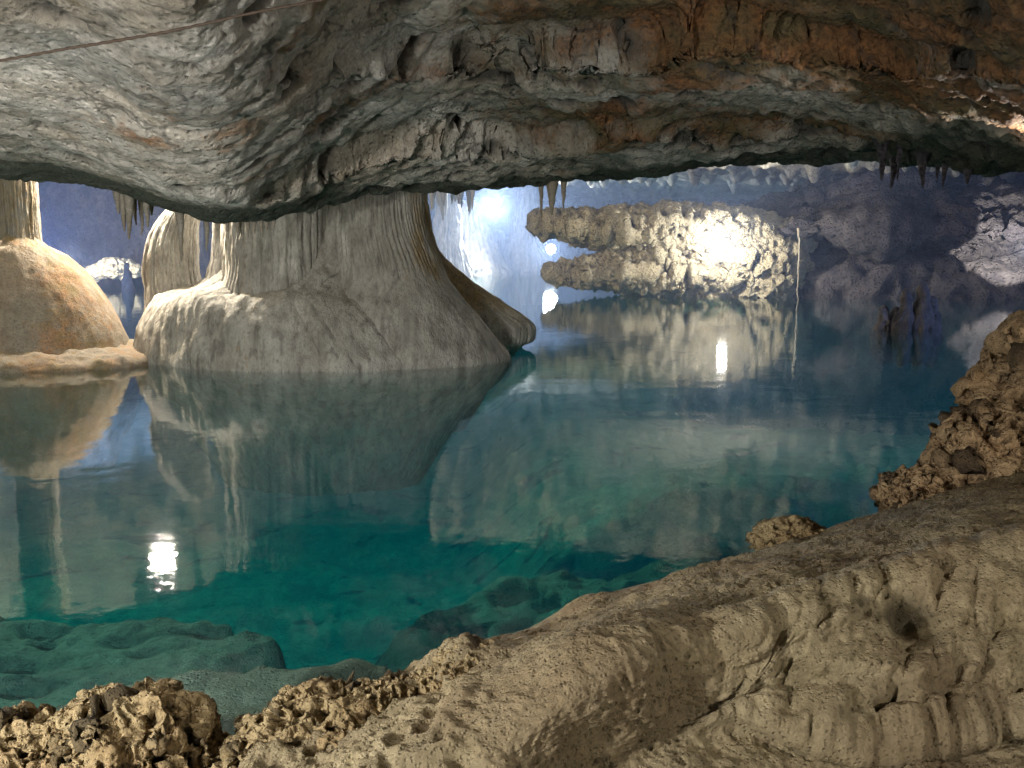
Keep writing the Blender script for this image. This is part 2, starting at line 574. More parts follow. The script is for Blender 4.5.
# rugged right-hand wall with an undercut ledge running above the water
PROF_R = [(-3.5, 1.2), (-0.6, 0.1), (0.0, 0.0), (0.6, -0.05), (0.95, -0.35), (1.15, -1.3), (1.45, -1.1), (1.55, 0.25), (1.68, 0.5),
          (1.95, 0.1), (2.3, -0.9), (2.6, -1.9), (2.75, -2.6), (3.0, -5), (8.0, -5.5)]
wall('cave_wall', [(8.4, 36), (6.6, 31), (6.2, 28), (7.4, 26.9), (9.2, 26.4), (11, 26.2), (14, 25.2), (17, 23.5), (20, 20), (23, 12), (24, 0), (20, -8)][::1],
     PROF_R, M['wall'], 640, 200, (0.9, 0.34), seed=3, worl=0.3)
# back of the cave, from the left mouth round to the far chamber
PROF_B = [(-4, 0.8), (-0.5, 0.1), (0, 0), (0.6, 0.1), (2, -0.3), (4, -0.2), (6, 0.2), (9, 1.2)]
wall('cave_wall', [(-13, -9), (-13.5, 4), (-15.5, 14), (-21, 24), (-21.5, 32), (-17, 36.5), (-12.5, 37.5), (-9, 40), (-7.5, 46), (-4, 52), (1, 54), (7, 53.5),
                   (12, 48), (13, 40), (10.5, 34)],
     PROF_B, M['wall'], 760, 120, (1.3, 0.55), seed=13, streak=0.75, worl=0.25)


# ------------------------------------------------------------------ lake bed and water
def build_bed():
    xs = np.concatenate([np.linspace(-26, -5, 60)[:-1], np.linspace(-5, 6, 420), np.linspace(6, 28, 70)[1:]])
    ys = np.concatenate([np.linspace(-9, 1.5, 16)[:-1], np.geomspace(1.5, 15, 380), np.geomspace(15, 58, 70)[1:]])
    X, Y = np.meshgrid(xs, ys)
    P = np.stack([X.ravel(), Y.ravel(), 0 * X.ravel()], -1)
    wx = fbm(P, 0.7, 5, seed=101).reshape(X.shape)
    wy = fbm(P + 31, 0.7, 5, seed=102).reshape(X.shape)
    Xw, Yw = X + 0.45 * wx, Y + 0.45 * wy
    z = -2.6 - 0.9 * ss(Y, 8, 16) + 0.5 * fbm(P, 0.3, 3, seed=103).reshape(X.shape)

    z = z - 1.5 * ss(-X, -1.0, 1.5) * ss(Y, 6.5, 10)

    def poly(pts, zz, soft, zv):
        """raise the bed to a flat shelf inside a polygon given in photo pixels on the plane zz"""
        nonlocal z
        q = np.array([atz(a, b, zz)[:2] for a, b in pts])
        inside = np.zeros(X.shape, bool)
        dist = np.full(X.shape, 1e9)
        n = len(q)
        for i in range(n):
            a, b = q[i], q[(i + 1) % n]
            c = ((a[1] > Yw) != (b[1] > Yw))
            with np.errstate(divide='ignore', invalid='ignore'):
                xi = (b[0] - a[0]) * (Yw - a[1]) / (b[1] - a[1] + 1e-12) + a[0]
            inside ^= c & (Xw < xi)
            ab = b - a
            tt = np.clip(((Xw - a[0]) * ab[0] + (Yw - a[1]) * ab[1]) / (ab @ ab), 0, 1)
            dist = np.minimum(dist, np.hypot(Xw - a[0] - tt * ab[0], Yw - a[1] - tt * ab[1]))
        sd = np.where(inside, dist, -dist)
        k = ss(sd, -soft, soft * 0.3)
        z = np.maximum(z, z + (zv + zz - z) * k)

    tilt = 0.10 * fbm(P, 0.9, 4, seed=104).reshape(X.shape)
    poly([(-500, 640), (-100, 632), (90, 628), (215, 626), (245, 648), (285, 655), (200, 700), (60, 730), (-120, 790), (-700, 800)], -1.0, 0.22, tilt)
    poly([(-300, 760), (20, 716), (120, 690), (270, 668), (300, 664), (420, 668), (430, 690), (300, 720), (160, 760), (-300, 850)], -0.42, 0.12, tilt * 0.6)
    poly([(620, 470), (700, 456), (800, 450), (900, 446), (1000, 450), (1100, 480), (1000, 500), (880, 500), (760, 496), (660, 490)], -2.2, 2.6, tilt * 1.5)
    poly([(420, 600), (560, 575), (700, 552), (820, 540), (700, 600), (560, 640), (470, 665), (380, 680)], -1.5, 1.0, tilt * 3)
    rel = (fbm(P, (1.4, 2.6, 1), 6, seed=105, ridged=True) * 0.075 + fbm(P, 9, 3, seed=106) * 0.025 - ss(-worley(P + .1 * fbm(P, 3, 3, seed=110)[:, None], (1.7, 3.0, 1), seed=33), -.4, -.15) * .10).reshape(X.shape)
    z = z + rel
    dark = ss(fbm(P, (.8, 1.3, 1), 5, seed=108), 0.08, 0.32) * 0.75 + ss(fbm(P, (2.5, 4, 1), 4, seed=109), 0.12, 0.4) * 0.35 - 0.08
    G = np.stack([X, Y, z], -1)
    o = mesh_from('lake_bed', G, grid_faces(*X.shape), M['bed'], {'cav': 0 * dark, 'tint': dark, 'algae': 0 * dark})
    tag(o, kind='structure')


build_bed()


def build_water():
    t = NT('clear_lake_water')
    v = t.coords((1, 1, 1))
    n1 = t.noise(v, 2.2, 3, 0.5)
    n2 = t.noise(v, 17.0, 3, 0.6)
    h = t.math('ADD', n1, t.math('MULTIPLY', n2, 0.13))
    bp = t.n('ShaderNodeBump', i_Strength=0.26, i_Distance=0.012)
    t.l(h, bp.inputs['Height'])
    fr = t.n('ShaderNodeFresnel', i_IOR=1.42)
    geo = t.n('ShaderNodeNewGeometry')           # same reflectance from both sides: rays go straight through here
    t.l(t.math('SUBTRACT', 1.42, t.math('MULTIPLY', geo.outputs['Backfacing'], 1.42 - 1 / 1.42)), fr.inputs['IOR'])
    t.l(bp.outputs[0], fr.inputs['Normal'])
    gl = t.n('ShaderNodeBsdfGlossy')
    gl.inputs['Roughness'].default_value = 0.028
    gl.inputs['Color'].default_value = (1, 1, 1, 1)
    t.l(bp.outputs[0], gl.inputs['Normal'])
    tr = t.n('ShaderNodeBsdfTransparent')
    tr.inputs[0].default_value = (1, 1, 1, 1)
    mx = t.n('ShaderNodeMixShader')
    t.l(fr.outputs[0], mx.inputs[0])
    t.l(tr.outputs[0], mx.inputs[1])
    t.l(gl.outputs[0], mx.inputs[2])
    t.l(mx.outputs[0], t.out.inputs[0])
    ab = t.n('ShaderNodeVolumeAbsorption')
    ab.inputs[0].default_value = (0.22, 0.80, 0.785, 1)
    ab.inputs[1].default_value = 0.42
    em = t.n('ShaderNodeEmission')  # faint self-glow added to the water in place of scattered light
    em.inputs[0].default_value = (0.010, 0.40, 0.60, 1)
    em.inputs[1].default_value = 0.0092
    ad = t.n('ShaderNodeAddShader')
    t.l(ab.outputs[0], ad.inputs[0])
    t.l(em.outputs[0], ad.inputs[1])
    t.l(ad.outputs[0], t.out.inputs['Volume'])
    x0, x1, y0, y1, zb = -27, 29, -9.5, 57, -6
    V = [(x0, y0, 0), (x1, y0, 0), (x1, y1, 0), (x0, y1, 0), (x0, y0, zb), (x1, y0, zb), (x1, y1, zb), (x0, y1, zb)]
    F = [(0, 1, 2, 3), (7, 6, 5, 4), (0, 4, 5, 1), (1, 5, 6, 2), (2, 6, 7, 3), (3, 7, 4, 0)]
    o = mesh_from('water', V, F, t.m, smooth=False)
    tag(o, kind='structure')


build_water()


# ------------------------------------------------------------------ near bank
def spline(pts, n):
    pts = np.asarray(pts, np.float64)
    k = len(pts)
    d = np.r_[0, np.cumsum(np.maximum(np.linalg.norm(np.diff(pts, axis=0), axis=1), 1e-4))]
    t = np.linspace(0, d[-1], n)
    m = np.zeros_like(pts)
    for i in range(k):
        a, b = max(i - 1, 0), min(i + 1, k - 1)
        m[i] = (pts[b] - pts[a]) / (d[b] - d[a])
    idx = np.clip(np.searchsorted(d, t) - 1, 0, k - 2)
    h = (d[idx + 1] - d[idx])[:, None]
    s = ((t - d[idx])[:, None]) / h
    return ((2 * s ** 3 - 3 * s ** 2 + 1) * pts[idx] + (s ** 3 - 2 * s ** 2 + s) * h * m[idx]
            + (-2 * s ** 3 + 3 * s ** 2) * pts[idx + 1] + (s ** 3 - s ** 2) * h * m[idx + 1])


def build_bank():
    edge = [(190, 900, .06), (228, 800, .06), (262, 742, .06), (335, 708, .08), (430, 668, .13), (520, 632, .15), (590, 599, .16), (680, 574, .16), (760, 551, .16), (880, 514, .2), (1000, 478, .25), (1150, 440, .3), (1400, 380, .35)]
    mid = [(290, 960, .10), (300, 850, .1), (345, 775, .12), (425, 728, .2), (505, 690, .3), (585, 648, .37), (655, 613, .4), (735, 588, .42), (820, 568, .43), (930, 535, .48), (1050, 505, .5), (1200, 470, .55), (1450, 420, .6)]
    top = [(380, 1000, .1), (400, 900, .12), (440, 810, .15), (490, 755, .24), (550, 708, .34), (615, 668, .39), (700, 632, .43), (790, 603, .45), (880, 580, .47), (980, 558, .5), (1100, 540, .52), (1260, 515, .55), (1550, 450, .65)]
    bot = [(440, 1060, .06), (480, 960, .06), (520, 870, .06), (560, 815, .08), (610, 775, .12), (665, 742, .16), (725, 722, .18), (800, 733, .18), (890, 735, .18), (990, 715, .2), (1110, 700, .22), (1280, 680, .25), (1650, 600, .35)]
    flo = [(460, 1300, .03), (520, 1150, .04), (580, 1030, .05), (640, 950, .07), (690, 880, .1), (740, 840, .12), (790, 815, .13), (850, 810, .13), (930, 808, .13), (1030, 790, .14), (1160, 780, .16), (1330, 760, .18), (1750, 700, .25)]
    nu, nv = 760, 560
    cs = []
    E = spline([atz(*p) for p in edge], nu)
    tng = np.gradient(E, axis=0)
    tng[:, 2] = 0
    tng /= np.linalg.norm(tng, axis=1, keepdims=True)
    outw = np.stack([-tng[:, 1], tng[:, 0], 0 * tng[:, 0]], -1)     # towards the lake
    w0 = E + outw * 0.5
    w0[:, 2] = -1.5
    w1 = E + outw * 0.16
    w1[:, 2] = -0.35
    w2 = E + outw * 0.07
    w2[:, 2] = -0.02
    cs = [w0, w1, w2, E] + [spline([atz(*p) for p in c], nu) for c in (mid, top, bot, flo)]
    last = cs[-1].copy()
    last[:, 1] -= 1.6
    last[:, 0] += 0.1
    last[:, 2] = np.maximum(last[:, 2] + 0.02, 0.1)
    far = last.copy()
    far[:, 1] = -6
    far[:, 0] = np.linspace(-4, 26, nu)
    far[:, 2] = 0.3
    cs += [last, far]
    cs = np.array(cs)                      # curves x nu x 3
    # parameter along v: share of rows given to each interval
    knots = np.array([0, .05, .08, .11, .37, .52, .82, .95, .98, 1.0])
    vv = np.linspace(0, 1, nv)
    idx = np.clip(np.searchsorted(knots, vv, side='right') - 1, 0, len(knots) - 2)
    s = ((vv - knots[idx]) / (knots[idx + 1] - knots[idx]))
    # Catmull-Rom with local spacing, tension lowered to avoid overshoot
    k = len(cs)
    m = np.zeros_like(cs)
    for i in range(k):
        a, b = max(i - 1, 0), min(i + 1, k - 1)
        m[i] = (cs[b] - cs[a]) / (knots[b] - knots[a]) * 0.75
    h = (knots[idx + 1] - knots[idx])[:, None, None]
    S = s[:, None, None]
    G = ((2 * S ** 3 - 3 * S ** 2 + 1) * cs[idx] + (S ** 3 - 2 * S ** 2 + S) * h * m[idx]
         + (-2 * S ** 3 + 3 * S ** 2) * cs[idx + 1] + (S ** 3 - S ** 2) * h * m[idx + 1]).astype(np.float32)
    n = grid_normals(G)
    sg = 1.0 if n[nv // 3, nu // 2, 2] > 0 else -1.0
    P = G.reshape(-1, 3)
    # photo column of each point, for where things grow on the bank
    dep = P[:, 1] * CP - (P[:, 2] - CAM_Z) * SP
    pxx = 512 + 1000 * P[:, 0] / np.maximum(dep, 0.3)
    V_ = np.repeat(vv, nu)
    arc = np.r_[0, np.cumsum(np.linalg.norm(np.diff(cs[4], axis=0), axis=1))]
    S_ = np.tile(arc, nv)
    drap = ss(pxx, 665, 745) * ss(V_, .44, .54) * (1 - ss(V_, .84, .88))
    # tiers of rounded flowstone drapery
    d = np.zeros(len(P), np.float32)
    cav = np.zeros(len(P), np.float32)
    Z0 = np.zeros_like(S_)
    A2 = np.stack([S_, V_ * 1.5, Z0], -1)
    wrp = np.stack([fbm(A2, 5, 3, seed=201), fbm(A2, 5, 3, seed=202), Z0], -1)
    for tier, (vh, amp, top_) in enumerate(((0.60, .022, .50), (0.715, .042, .53), (0.822, .034, .70))):
        q = A2 + 0.035 * wrp
        f1, f2 = worley(q * [9.0, 1.2, 0] + [0, tier * 9.3, .5], 1.0, seed=21 + tier, two=True)
        lobe = np.sqrt(np.clip(1 - (f1 / 0.75) ** 2, 0, 1))
        hem = vh + fbm(np.stack([S_, Z0 + tier * 7, Z0], -1), 1.8, 3, seed=210 + tier) * 0.07 + 0.035 * lobe
        rise = np.clip((V_ - top_) / np.maximum(hem - top_, 1e-3), 0, 1)
        cut = 1 - ss(V_, hem - 0.012, hem + 0.012)
        patch = ss(fbm(A2 + tier * 3.1, 1.4, 2, seed=214 + tier), -0.45, -0.1)
        d += amp * rise ** 0.7 * (0.55 + 0.45 * lobe) * cut * drap * patch
        cav += drap * patch * (0.30 * ss(V_, hem - .002, hem + 0.008) * (1 - ss(V_, hem + 0.012, hem + 0.05)) + 0.2 * (1 - ss(f2 - f1, 0, .12)) * rise * cut)
    for sc_, va, am, sd in ((5.5, 7.5, .055, 16), (10, 11.0, .030, 17), (19, 14.0, .013, 18), (34, 26, .006, 19)):
        f1 = worley((A2 + 0.03 * wrp) * [sc_, va, 0] + [0, 0, .5], 1.0, seed=sd)
        bu = np.sqrt(np.clip(1 - (f1 / 0.85) ** 2, 0, 1))
        d += drap * am * bu
        cav += drap * 0.10 * (1 - ss(bu, 0.05, 0.45))
    # hollow in the drapery, and a second one at the right
    for (hx, hy, hz, rr, dp) in ((897, 632, .36, .060, .12), (1018, 648, .36, .055, .10), (850, 622, .4, .025, .03)):
        c = atz(hx, hy, hz)
        dd = (P - c) / np.array((rr * 1.25, rr * 2.2, rr * .8))
        gk = gauss((dd ** 2).sum(1))
        d -= dp * gk
        cav += 1.1 * gk * ss(P[:, 2], hz - rr * .4, hz + rr * .3)
    # broad humps
    d += fbm(P, 2.2, 3, seed=221) * 0.05 * ss(V_, .1, .16)
    for (hx, hy, hz, rr, dp) in ((600, 665, .36, .22, .05), (470, 672, .18, .11, .06), (590, 606, .2, .10, .035), (700, 640, .4, .06, -.035), (500, 720, .25, .05, -.03)):
        c = atz(hx, hy, hz)
        gk = gauss((((P - c) / rr) ** 2).sum(1))
        d += dp * gk
    grit = ss(V_, .11, .16) * (1 - 0.65 * drap)
    d += grit * (fbm(P, 9, 4, seed=231) * 0.024 + fbm(P, 34, 3, seed=241, ridged=True) * 0.011)
    wp = worley(P, 26, seed=17)
    pk = ss(-wp, -0.34, -0.12) * ss(fbm(P, 3.0, 2, seed=251), -0.12, 0.22)
    d -= grit * pk * 0.012
    cav += grit * pk * 0.6
    # the porous lower left end
    por = ss(-pxx, -560, -430) * ss(V_, .08, .13)
    w1 = worley(P + 0.02 * np.stack([fbm(P, 14, 2, seed=261), fbm(P, 14, 2, seed=262), fbm(P, 14, 2, seed=263)], -1), 11, seed=18)
    p1 = ss(-w1, -0.5, -0.15)
    d += por * (fbm(P, 7, 4, seed=265, ridged=True) * 0.045 - p1 * 0.03)
    cav += por * p1 * 0.35
    d *= ss(V_, .02, .09)
    G = grid_displace(G, d, sg)
    tint = 0.32 * (1 - ss(V_, .2, .5)) + 0.25 * (1 - ss(V_, .8, .84)) * 0 + fbm(P, 1.6, 4, seed=271) * 0.5 - 0.35 * drap + 0.15 * ss(V_, .84, .9)
    o = mesh_from('rock_bank', G, grid_faces(nv, nu), M['bank'], {'cav': np.clip(cav, 0, 1), 'tint': tint, 'algae': 0 * cav})
    tag(o, kind='structure')


build_bank()


# ------------------------------------------------------------------ porous rocks
def porous_rock(loc, rad, rot, seed, label, mat, sub=7, pits=((3.2, .22), (8, .10)), lump=0.46, group=None, name='porous_rock', ridge=0.20, cat='rock',
                squash=None):
    V, F = icos(sub)
    V = V.copy()
    rad = np.array(rad, np.float32)
    r0 = float(rad.mean())
    q = V + seed * 3.7
    V *= (1 + lump * fbm(q, 1.3, 3, seed=seed))[:, None]
    V *= rad
    c, s_ = math.cos(rot), math.sin(rot)
    V = np.stack([V[:, 0] * c - V[:, 1] * s_, V[:, 0] * s_ + V[:, 1] * c, V[:, 2]], -1)
    n = vnormals(V, F)
    q = V / r0 + seed * 5.1
    V = V + n * (r0 * (ridge * fbm(q, 2.2, 5, seed=seed + 1, ridged=True) + 0.10 * fbm(q, 4.5, 4, seed=seed + 2)))[:, None]
    cav = np.zeros(len(V), np.float32)
    n = vnormals(V, F)
    for k, (sc, dp) in enumerate(pits):
        wv = 0.22 / sc * 3
        wq = q + wv * np.stack([fbm(q, sc * .9, 2, seed=seed + 31 + k), fbm(q, sc * .9, 2, seed=seed + 41 + k), fbm(q, sc * .9, 2, seed=seed + 51 + k)], -1)
        w = worley(wq, sc, seed=seed + 61 + k)
        p = ss(-w, -0.55, -0.12) * ss(fbm(q, 1.7 + k, 2, seed=seed + 81 + k), -0.28, 0.12)
        V = V - n * (r0 * dp * p)[:, None]
        cav += p * (0.75 if k == 0 else 0.45)
    V = V + n * (r0 * 0.02 * fbm(q, 16, 3, seed=seed + 71))[:, None]
    o = mesh_from(name, V, F, mat, {'cav': np.clip(cav, 0, 1), 'tint': 0 * cav, 'algae': 0 * cav})
    o.location = loc
    return tag(o, label, cat, group)


porous_rock(tuple(atz(130, 765, .0)), (.225, .22, .19), 0.3, 3, 'pitted brown tufa rock standing in the water at the lower left, the larger of two', M['porous'], pits=((4, .24), (9, .10), (18, .05)))
porous_rock(tuple(atz(15, 772, .0)), (.17, .2, .15), 1.1, 5, 'pitted brown tufa rock cut by the lower left corner of the photo', M['porous'], pits=((4, .22), (9, .10), (18, .05)))
porous_rock(tuple(atz(318, 752, .02)), (.27, .17, .15), 0.35, 7, 'craggy brown tufa rock at the low left tip of the near bank', M['porous'], pits=((4, .24), (9, .11), (18, .05)))
porous_rock(tuple(atz(398, 722, .06)), (.18, .13, .13), 0.5, 9, 'pitted tufa rock on the bank edge right of the low craggy tip', M['porous'], pits=((4, .24), (9, .11), (18, .05)))
porous_rock(tuple(atz(474, 682, .16)), (.17, .12, .10), 0.6, 11, 'yellowish tufa knob full of round holes on the near bank', M['porous'], pits=((5, .30), (10, .12), (20, .04)), lump=0.15)
porous_rock(tuple(atz(790, 540, .15)), (.17, .12, .09), 0.2, 13, 'small pale pitted rock alone on the water edge of the near bank', M['porous'], sub=6, pits=((4, .2), (9, .10)))
porous_rock(tuple(at(1078, 392, 5.6)), (.50, .52, .45), 0.2, 15, 'tall reddish brown rock leaning in from the right edge above the water', M['porous_red'], pits=((3.4, .16), (8, .08), (17, .04)), ridge=.24)
porous_rock(tuple(at(1000, 462, 5.1)), (.37, .28, .24), 0.4, 17, 'reddish pitted boulder below the tall rock at the right edge', M['porous_red'], pits=((3.4, .26), (8, .10), (17, .04)), ridge=.24)
porous_rock(tuple(at(925, 498, 5.0)), (.25, .18, .13), 0.5, 19, 'low pitted boulder at the water end of the reddish rocks', M['porous_red'], pits=((3.4, .26), (8, .10), (17, .04)), ridge=.24)


# ------------------------------------------------------------------ flowstone formations
def loft(name, rings, mat, parent, nu=260, nv=220, ribs=0, rib_amp=0.0, seed=0, amp=0.05, origin=(0, 0, 0), tint=None, flute_fade=None, knob=0.02, drip=0.0, power=2.0):
    """rings: (z, cx, cy, rx, ry) from bottom to top; world coordinates"""
    r = np.array(rings, np.float64)
    sp = spline(r, nv)
    th = np.linspace(0, 2 * np.pi, nu, endpoint=False)
    ct, st = np.cos(th), np.sin(th)
    e = 2.0 / power
    ct = np.sign(ct) * np.abs(ct) ** e
    st = np.sign(st) * np.abs(st) ** e
    rx = np.maximum(sp[:, 3], 0.004)[:, None]
    ry = np.maximum(sp[:, 4], 0.004)[:, None]
    G = np.stack([sp[:, 1][:, None] + rx * ct, sp[:, 2][:, None] + ry * st, np.repeat(sp[:, 0][:, None], nu, 1)], -1).astype(np.float32)
    n = grid_normals(G, True)
    c0 = np.array((sp[nv // 2, 1], sp[nv // 2, 2]))
    out = G[nv // 2, 0, :2] - c0
    sg = 1.0 if (n[nv // 2, 0, :2] @ out) > 0 else -1.0
    P = G.reshape(-1, 3)
    d = fbm(P, (1.3, 1.3, .7), 4, seed=seed) * amp * 2 + fbm(P, (4, 4, 1.6), 4, seed=seed + 1) * amp * 0.55
    d += knob * np.sqrt(np.clip(1 - worley(P, (7, 7, 3.2), seed=seed + 2), 0, 1)) - 0.5 * knob
    T = np.tile(th, nv)
    cav = np.zeros(len(P), np.float32)
    if ribs:
        Zr = P[:, 2]
        w = fbm(np.stack([np.cos(T) * 6, np.sin(T) * 6, Zr * .5], -1), 1, 3, seed=seed + 4)
        qq = T * ribs / (2 * np.pi) + w * 1.2
        fr_ = qq - np.floor(qq)
        lobe = np.sqrt(np.clip(1 - (2 * fr_ - 1) ** 2, 0, 1))
        q2 = qq * 2.7 + 0.3
        f2 = q2 - np.floor(q2)
        lob2 = np.sqrt(np.clip(1 - (2 * f2 - 1) ** 2, 0, 1))
        fade = np.ones(len(P), np.float32) if flute_fade is None else ss(Zr, flute_fade[0], flute_fade[1])
        d += rib_amp * (lobe + 0.4 * lob2 - 0.9) * fade
        cav += fade * (1 - ss(lobe, .1, .55)) * 0.6 + fade * (1 - ss(lob2, .1, .5)) * 0.25
    d += fbm(P, (10, 10, 7), 3, seed=seed + 6) * 0.012
    d *= np.repeat(ss(np.minimum(sp[:, 3], sp[:, 4]), 0.0, 0.25), nu)
    G = grid_displace(G, d, sg, True)
    G = G - np.array(origin, np.float32)
    ti = np.zeros(len(P), np.float32) if tint is None else tint(P)
    return mesh_from(name, G, grid_faces(nv, nu, True), mat, {'cav': np.clip(cav, 0, 1), 'tint': ti, 'algae': 0 * cav}, parent=parent)


def build_formations():
    org = np.array((-2.4, 13.0, 0))
    f = empty('flowstone_column', tuple(org), 'massive grey and cream flowstone column spreading into a broad mound in the lake', 'cave formation')

    def pxs(p, D):
        return (p - 512) / 1000.0 * D * 1.0

    tn = lambda P: 0.15 + 0.6 * fbm(P, (.8, .8, .6), 3, seed=301) + 0.45 * ss(P[:, 0], -1.1, 0.0)
    # broad mound with a steep left shoulder and a long right slope
    loft('mound', [(-1.8, -2.6, 13.4, 1.3, .6), (-.7, -2.5, 13.2, 1.9, 1.05), (-.2, -2.45, 13.05, 2.36, 1.52), (-.05, -2.45, 13.0, 2.42, 1.62), (.25, -2.58, 13.0, 2.26, 1.54), (.55, -2.72, 13.0, 2.00, 1.42),
                  (.78, -2.82, 13.0, 1.70, 1.24), (.92, -2.70, 13.0, 1.40, 1.0), (1.25, -2.4, 13.0, 1.2, .75), (1.5, -2.25, 13.0, 1.05, .66), (1.8, -2.2, 13.0, .98, .62), (2.2, -2.15, 13, .95, .6)],
         M['flow'], f, 420, 260, seed=310, amp=0.06, origin=org, tint=lambda P: 0.05 + 0.5 * fbm(P, (.8, .8, .6), 3, seed=301), knob=0.006, ribs=26, rib_amp=0.03)
    # main trunk up to the ceiling
    loft('trunk', [(.3, -2.95, 12.7, .98, .9), (.8, -2.92, 12.7, .80, .78), (1.1, -2.90, 12.65, .68, .70), (1.5, -2.90, 12.65, .66, .68), (2.0, -2.90, 12.7, .66, .7), (2.6, -2.9, 12.8, .72, .72), (3.6, -2.9, 12.9, .8, .8)],
         M['flow'], f, 300, 220, seed=320, amp=0.05, origin=org, ribs=26, rib_amp=0.05, knob=0.015)
    # ribbed curtain hanging at the right of the trunk
    loft('ribbed_curtain', [(-.8, -1.7, 13.1, .7, .7), (-.12, -1.34, 12.9, 1.2, 1.14), (0, -1.3, 12.85, 1.28, 1.22), (.35, -1.36, 12.8, 1.10, 1.10), (.68, -1.45, 12.75, .92, .96), (.98, -1.53, 12.72, .76, .80), (1.3, -1.6, 12.7, .66, .66), (1.55, -1.66, 12.7, .60, .58), (1.8, -1.68, 12.7, .56, .55), (2.3, -1.68, 12.75, .55, .55), (3.4, -1.7, 12.9, .6, .6)],
         M['flow'], f, 520, 260, seed=330, amp=0.03, origin=org, ribs=70, rib_amp=0.05, flute_fade=(1.0, 1.35), knob=0.006,
         tint=lambda P: -.1 + 0.6 * ss(P[:, 0], -1.7, -1.05) * ss(P[:, 2], .6, 1.2) + 0.5 * fbm(P, (6, 6, .5), 3, seed=301))
    # smooth lobe at the left that stops below the ceiling
    loft('left_lobe', [(.4, -4.42, 13.3, .46, .5), (.8, -4.46, 13.3, .37, .44), (1.1, -4.49, 13.3, .34, .40), (1.4, -4.47, 13.3, .325, .37), (1.65, -4.42, 13.3, .285, .32), (1.85, -4.33, 13.3, .22, .26), (2.0, -4.25, 13.3, .12, .14), (2.06, -4.22, 13.3, .0, .0)],
         M['flow'], f, 240, 180, seed=340, amp=0.035, origin=org, ribs=16, rib_amp=0.045, knob=0.015)
    loft('left_pillar', [(.5, -3.72, 13.1, .34, .4), (.9, -3.68, 13.0, .26, .32), (1.3, -3.62, 13.0, .23, .28), (1.7, -3.60, 13.0, .22, .26), (2.3, -3.58, 13.0, .24, .26), (3.6, -3.5, 13, .3, .3)],
         M['flow'], f, 160, 180, seed=350, amp=0.03, origin=org, ribs=12, rib_amp=0.04, knob=0.012)
    # yellowish right flank, undercut just above the water
    loft('right_flank', [(-1.2, -1.2, 14.2, .5, .4), (-.1, -.75, 14.2, .80, .65), (.06, -.68, 14.15, .88, .7), (.12, -.66, 14.1, .98, .8), (.32, -.68, 14.1, .99, .82), (.5, -.82, 14.1, .86, .76), (.8, -1.08, 14.0, .66, .66), (1.1, -1.28, 13.9, .48, .55), (1.5, -1.42, 13.8, .36, .45), (2.2, -1.5, 13.8, .34, .4), (3.6, -1.5, 13.8, .4, .45)],
         M['flow'], f, 300, 220, seed=360, amp=0.04, origin=org, ribs=34, rib_amp=0.03, knob=0.015,
         tint=lambda P: 0.75 * ss(P[:, 2], .3, .8) + 0.4 * fbm(P, (2, 2, 1), 3, seed=302))

    # left dome with its own thin column
    o2 = np.array((-5.95, 12.6, 0))
    g = empty('domed_stalagmite', tuple(o2), 'rounded orange grey stalagmite dome with a thin fluted column on top', 'cave formation')
    loft('dome', [(-1.0, -6, 12.7, .7, .5), (-.1, -5.9, 12.6, 1.04, .98), (.25, -5.9, 12.6, .98, .92), (.6, -5.92, 12.6, .86, .82), (.9, -5.95, 12.6, .72, .7), (1.15, -6.0, 12.6, .58, .58), (1.35, -6.05, 12.6, .42, .44), (1.48, -6.1, 12.6, .27, .28), (1.6, -6.12, 12.6, .2, .2)],
         M['dome'], g, 320, 240, seed=370, amp=0.035, origin=o2, knob=0.012, tint=lambda P: .05 + 1.0 * fbm(P, (1.0, 1.0, 1.0), 5, seed=303) + 0.35 * ss(P[:, 0], -6.1, -5.3))
    loft('column', [(1.3, -6.13, 12.6, .30, .3), (1.5, -6.13, 12.6, .235, .235), (1.7, -6.13, 12.6, .225, .225), (2.2, -6.13, 12.6, .235, .235), (3.0, -6.12, 12.6, .25, .25), (4.2, -6.1, 12.6, .4, .4)],
         M['flow'], g, 260, 200, seed=380, amp=0.015, origin=o2, ribs=22, rib_amp=0.04, knob=0.006, tint=lambda P: 0.5 + 0 * P[:, 0])
    loft('base_shelf', [(-1.4, -6.3, 12.6, 1.1, .6), (-.2, -6.05, 12.33, 1.46, .93), (.0, -6.0, 12.3, 1.54, 1.0), (.09, -6.0, 12.33, 1.50, .98), (.14, -6.0, 12.37, 1.40, .9), (.17, -6.0, 12.42, 1.2, .75), (.2, -6.0, 12.5, .9, .6)],
         M['dome'], g, 320, 140, seed=390, amp=0.10, origin=o2, knob=0.01, tint=lambda P: 0.4 + 0.5 * fbm(P, (2, 2, 2), 3, seed=304), power=2.6)


build_formations()


